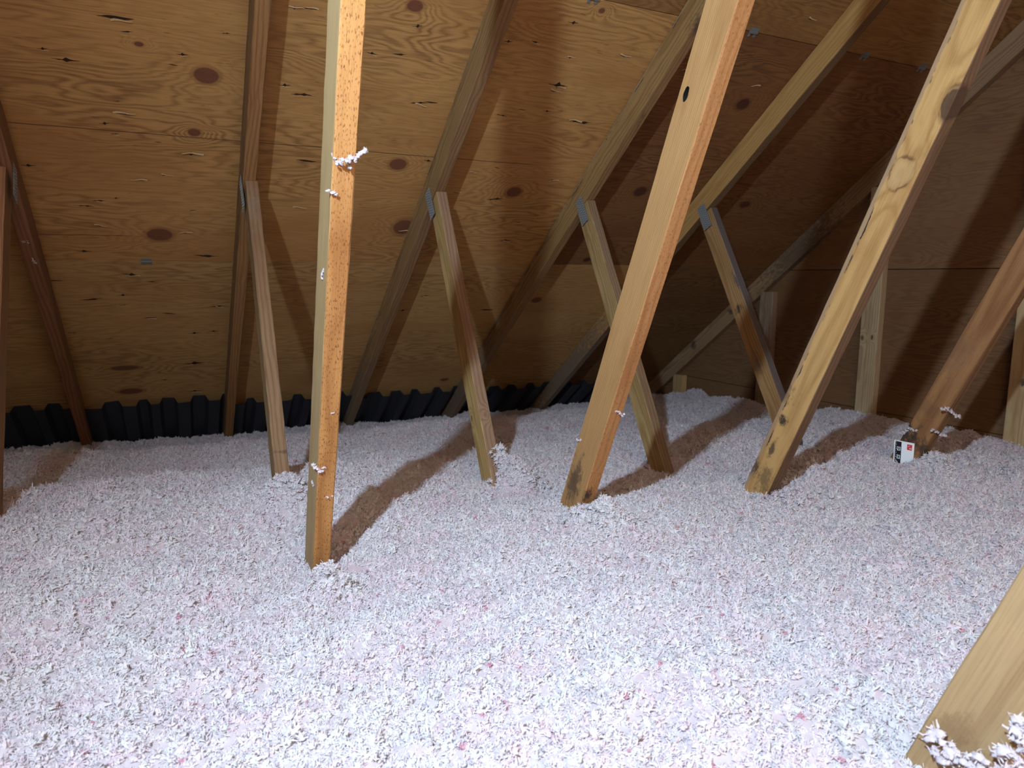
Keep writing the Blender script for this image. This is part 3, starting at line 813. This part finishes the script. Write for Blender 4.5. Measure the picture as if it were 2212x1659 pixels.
def attr(nm, typ, data, key):
    a = me.attributes.new(nm, typ, 'POINT'); a.data.foreach_set(key, data)
attr('part', 'INT', allp.astype(np.int32), 'value')
full = np.zeros(n_all, np.float32); full[first:] = psc; attr('sc', 'FLOAT', full, 'value')
full = np.zeros((n_all, 3), np.float32); full[first:] = rng.uniform(0, 6.283, (NP, 3)) * np.array((0.14, 0.14, 1.0)) - np.array((0.44, 0.44, 0)); attr('rot', 'FLOAT_VECTOR', full.ravel(), 'vector')
full = np.zeros((n_all, 3), np.float32); full[first:] = tc; attr('tcol', 'FLOAT_VECTOR', full.ravel(), 'vector')
full = np.zeros(n_all, np.int32); full[first:] = rng.integers(0, NV, NP); attr('var', 'INT', full, 'value')
me.update()
ins = link('blown_insulation', me, None)
tag(ins, 'deep bed of fluffy pinkish white blown glass fibre covering the attic floor', 'insulation', kind='stuff')
gt = bpy.data.node_groups.new('tufts', 'GeometryNodeTree')
gt.interface.new_socket('Geometry', in_out='INPUT', socket_type='NodeSocketGeometry')
gt.interface.new_socket('Geometry', in_out='OUTPUT', socket_type='NodeSocketGeometry')
gin = gt.nodes.new('NodeGroupInput'); gout = gt.nodes.new('NodeGroupOutput')
def named(nm, typ):
    n = gt.nodes.new('GeometryNodeInputNamedAttribute'); n.data_type = typ; n.inputs['Name'].default_value = nm
    return n.outputs['Attribute']
part = named('part', 'INT')
def pick(val):
    c = gt.nodes.new('FunctionNodeCompare'); c.data_type = 'INT'; c.operation = 'EQUAL'
    ia = [s for s in c.inputs if s.type == 'INT']
    gt.links.new(part, ia[0]); ia[1].default_value = val
    s = gt.nodes.new('GeometryNodeSeparateGeometry'); s.domain = 'POINT'
    gt.links.new(gin.outputs[0], s.inputs[0]); gt.links.new(c.outputs[0], s.inputs[1])
    return s.outputs[0]
join = gt.nodes.new('GeometryNodeJoinGeometry')
for k in range(NV):
    tf = gt.nodes.new('GeometryNodeTransform'); tf.inputs['Translation'].default_value = (-0.5, -1.5, -0.3)
    gt.links.new(pick(10 + k), tf.inputs['Geometry'])
    g2i = gt.nodes.new('GeometryNodeGeometryToInstance')
    gt.links.new(tf.outputs[0], g2i.inputs[0]); gt.links.new(g2i.outputs[0], join.inputs[0])
iop = gt.nodes.new('GeometryNodeInstanceOnPoints')
gt.links.new(pick(1), iop.inputs['Points']); gt.links.new(join.outputs[0], iop.inputs['Instance'])
iop.inputs['Pick Instance'].default_value = True
gt.links.new(named('var', 'INT'), iop.inputs['Instance Index'])
gt.links.new(named('rot', 'FLOAT_VECTOR'), iop.inputs['Rotation'])
gt.links.new(named('sc', 'FLOAT'), iop.inputs['Scale'])
j2 = gt.nodes.new('GeometryNodeJoinGeometry')
gt.links.new(pick(0), j2.inputs[0]); gt.links.new(iop.outputs[0], j2.inputs[0])
gt.links.new(j2.outputs[0], gout.inputs[0])
gm = ins.modifiers.new('tufts', 'NODES'); gm.node_group = gt

# ------------------------------------------------------------------ tufts stuck to the wood
WHITE_F = fluff_material('stuck_fluff', False)
def stuck(p, size, stretch, label, seed, face='near', cat='fluff', ang=0.0):
    vs, fs = [], []
    r = random.Random(seed)
    nseg = int(5 + 6 * stretch) if size < 0.03 else 70
    w0, w1 = r.uniform(0.5, 2.5), r.uniform(0, 6)
    for i in range(nseg):
        a, b = tuft(seed * 31 + i, R=size * r.uniform(0.22, 0.42) * (1.0 if size < 0.03 else 0.6), flakes=9 if size < 0.03 else 11, sub=2)
        t = (i + 0.5) / nseg - 0.5
        u = t * size * stretch * 1.9 + r.uniform(-0.12, 0.12) * size
        off = (u, r.uniform(-0.12, 0.05) * size, (0.35 * math.sin(w0 * t * 4 + w1) + r.uniform(-0.22, 0.22) * (1 if size < 0.03 else 1.8)) * size)
        n = len(vs); vs += [(q[0] + off[0], q[1] * 0.6 + off[1], q[2] + off[2]) for q in a]; fs += [tuple(k + n for k in f) for f in b]
    R = Matrix.Rotation(-0.42 if face == 'near' else 0.0, 4, 'X')
    if face == 'left': R = Matrix.Rotation(math.pi / 2, 4, 'Z')
    M = Matrix.Translation(E + Vector(p)) @ R @ Matrix.Rotation(ang, 4, 'Y')
    o = mesh_obj('insulation_tuft', vs, fs, WHITE_F, None, M, smooth=True)
    return tag(o, label, cat, 'tufts of insulation stuck to the wood')
SB = [
    ((0.281, 1.085, 0.182), 0.013, 1.4, 'larger white fluff hanging off the right edge of the orange post', 1, 'near', -0.35),
    ((0.262, 1.091, 0.171), 0.011, 1.2, 'slanting white fluff on the orange post, left of the larger one', 2, 'near', 0.45),
    ((0.250, 1.110, 0.128), 0.007, 1.0, 'tiny white fluff on the orange post below the pair of larger fluffs', 3, 'near', 0.0),
    ((0.249, 1.199, 0.003), 0.008, 1.0, 'small white fluff halfway up the pale side of the orange post', 4, 'left', 1.2),
    ((0.256, 1.329, -0.367), 0.012, 1.0, 'round white fluff low on the orange post', 5, 'near', 0.0),
    ((0.273, 1.359, -0.434), 0.008, 1.0, 'small white fluff on the orange post just above its foot', 6, 'near', 0.3),
    ((0.249, 1.379, -0.410), 0.007, 1.0, 'small white fluff on the pale side of the orange post near its foot', 7, 'left', 0.0),
    ((0.275, 1.277, -0.250), 0.004, 1.0, 'white speck of fluff on the lower middle of the orange post', 8, 'near', 0.0),
    ((2.080, 1.219, -0.400), 0.016, 2.2, 'long white fluff strip across the post above the ruler card', 9, 'near', 0.35),
    ((2.078, 1.345, -0.483), 0.012, 2.2, 'thin white fluff strip just above the top of the ruler card', 10, 'left', 0.3),
    ((2.090, 1.252, -0.473), 0.014, 2.0, 'ragged white fluff on the post right of the ruler card', 11, 'near', 0.2),
    ((0.887, 1.226, -0.298), 0.009, 1.0, 'white fluff low on the edge of the tan web with the knot hole', 12, 'near', 0.2),
    ((0.859, 1.350, -0.381), 0.008, 1.0, 'white fluff on the left side of the tan web near its foot', 13, 'left', 0.0),
    ((1.505, 1.826, -0.575), 0.016, 1.2, 'loose fluff clinging to the foot of the strut behind the tan web', 14, 'near', -0.5),
    ((-0.341, 2.520, 0.101), 0.009, 1.0, 'upper white fluff on the leftmost roof truss chord', 15, 'near', 0.5),
    ((-0.336, 2.585, 0.051), 0.010, 1.2, 'lower white fluff on the leftmost roof truss chord', 16, 'near', 0.7),
    ((0.730, 0.356, -0.492), 0.034, 1.5, 'big white clump of fluff at the foot of the leaning corner board', 17, 'left', 0.65),
]
for (p, sz, stt, lab, sd, face, ang) in SB:
    stuck(p, sz * 1.3, stt, lab, sd, face, ang=ang)

# ------------------------------------------------------------------ depth ruler card on the fifth truss
RW = flat('card_white', (0.80, 0.84, 0.86), 0.5)
RB = flat('print_black', (0.012, 0.013, 0.018), 0.5)
RR = flat('print_red', (0.62, 0.035, 0.04), 0.5)
ruler = empty('depth_ruler', E + Vector((2.0785, 1.35, -0.60)))
tag(ruler, 'white insulation depth ruler card with black inch band reading 23 and 22', 'ruler')
# card frame: local x to the right in view (towards -Y), local y up, local z out of the card (-X)
tilt = Matrix.Rotation(0.02, 4, 'Z')
RM = Matrix(((0, 0, -1, 0), (-1, 0, 0, 0), (0, 1, 0, 0), (0, 0, 0, 1)))
RM.translation = E + Vector((2.0775, 1.383, -0.519))
RM = RM @ tilt
def rbox(name, x0, x1, y0, y1, z0, z1, mat, parent=ruler):
    v, f = box_data(x0, x1, y0, y1, z0, z1)
    return mesh_obj(name, v, f, mat, parent, RM)
CW = 0.066
card = rbox('card', 0, CW, -0.20, 0, -0.0008, 0.0004, RW)
band = rbox('inch_band', 0.0035, 0.0245, -0.20, -0.003, 0.0004, 0.0006, RB, card)
INCH = 0.0265
for i in range(-3, 24):
    y = -0.0265 - i * INCH / 4
    if y < -0.004 and y > -0.14:
        ln = 0.0085 if i % 4 == 0 else (0.0055 if i % 2 == 0 else 0.004)
        rbox('tick', 0.0035, 0.0035 + ln, y - 0.0005, y + 0.0005, 0.0006, 0.0008, RW, card)
def numeral(txt, x, y, h):
    cu = bpy.data.curves.new('numeral', 'FONT'); cu.body = txt; cu.size = h * 1.4; cu.align_x = 'CENTER'; cu.align_y = 'CENTER'; cu.offset = h * 0.02
    to = bpy.data.objects.new('tmp', cu); sc.collection.objects.link(to)
    bpy.context.view_layer.update()
    m_ = bpy.data.meshes.new_from_object(to.evaluated_get(bpy.context.evaluated_depsgraph_get()))
    bpy.data.objects.remove(to)
    m_.name = 'numeral'; m_.materials.clear(); m_.materials.append(RW)
    for q in m_.vertices: q.co.x *= 0.72
    link('numeral', m_, None, card, RM @ Matrix.Translation((x, y, 0.0008)))
numeral('23', 0.0165, -0.0265, 0.0125)
numeral('22', 0.0165, -0.0265 - INCH, 0.0125)
numeral('21', 0.0165, -0.0265 - 2 * INCH, 0.0125)
logo = rbox('logo_square', 0.0435, 0.0595, -0.0245, -0.0065, 0.0004, 0.0007, RR, card)
av, af = [], []
for i in range(9):
    a_ = math.pi - i / 8 * math.pi * 0.62
    for rr in (0.0048, 0.0057):
        av.append((0.0525 + rr * math.cos(a_), -0.0155 + rr * math.sin(a_), 0.0009))
for i in range(8): af.append((2 * i, 2 * i + 2, 2 * i + 3, 2 * i + 1))
mesh_obj('logo_arc', av, af, RW, card, RM)
rbox('logo_line', 0.0505, 0.0585, -0.0178, -0.0168, 0.0007, 0.0009, RW, card)
rbox('logo_line', 0.0505, 0.0585, -0.0208, -0.0198, 0.0007, 0.0009, RW, card)
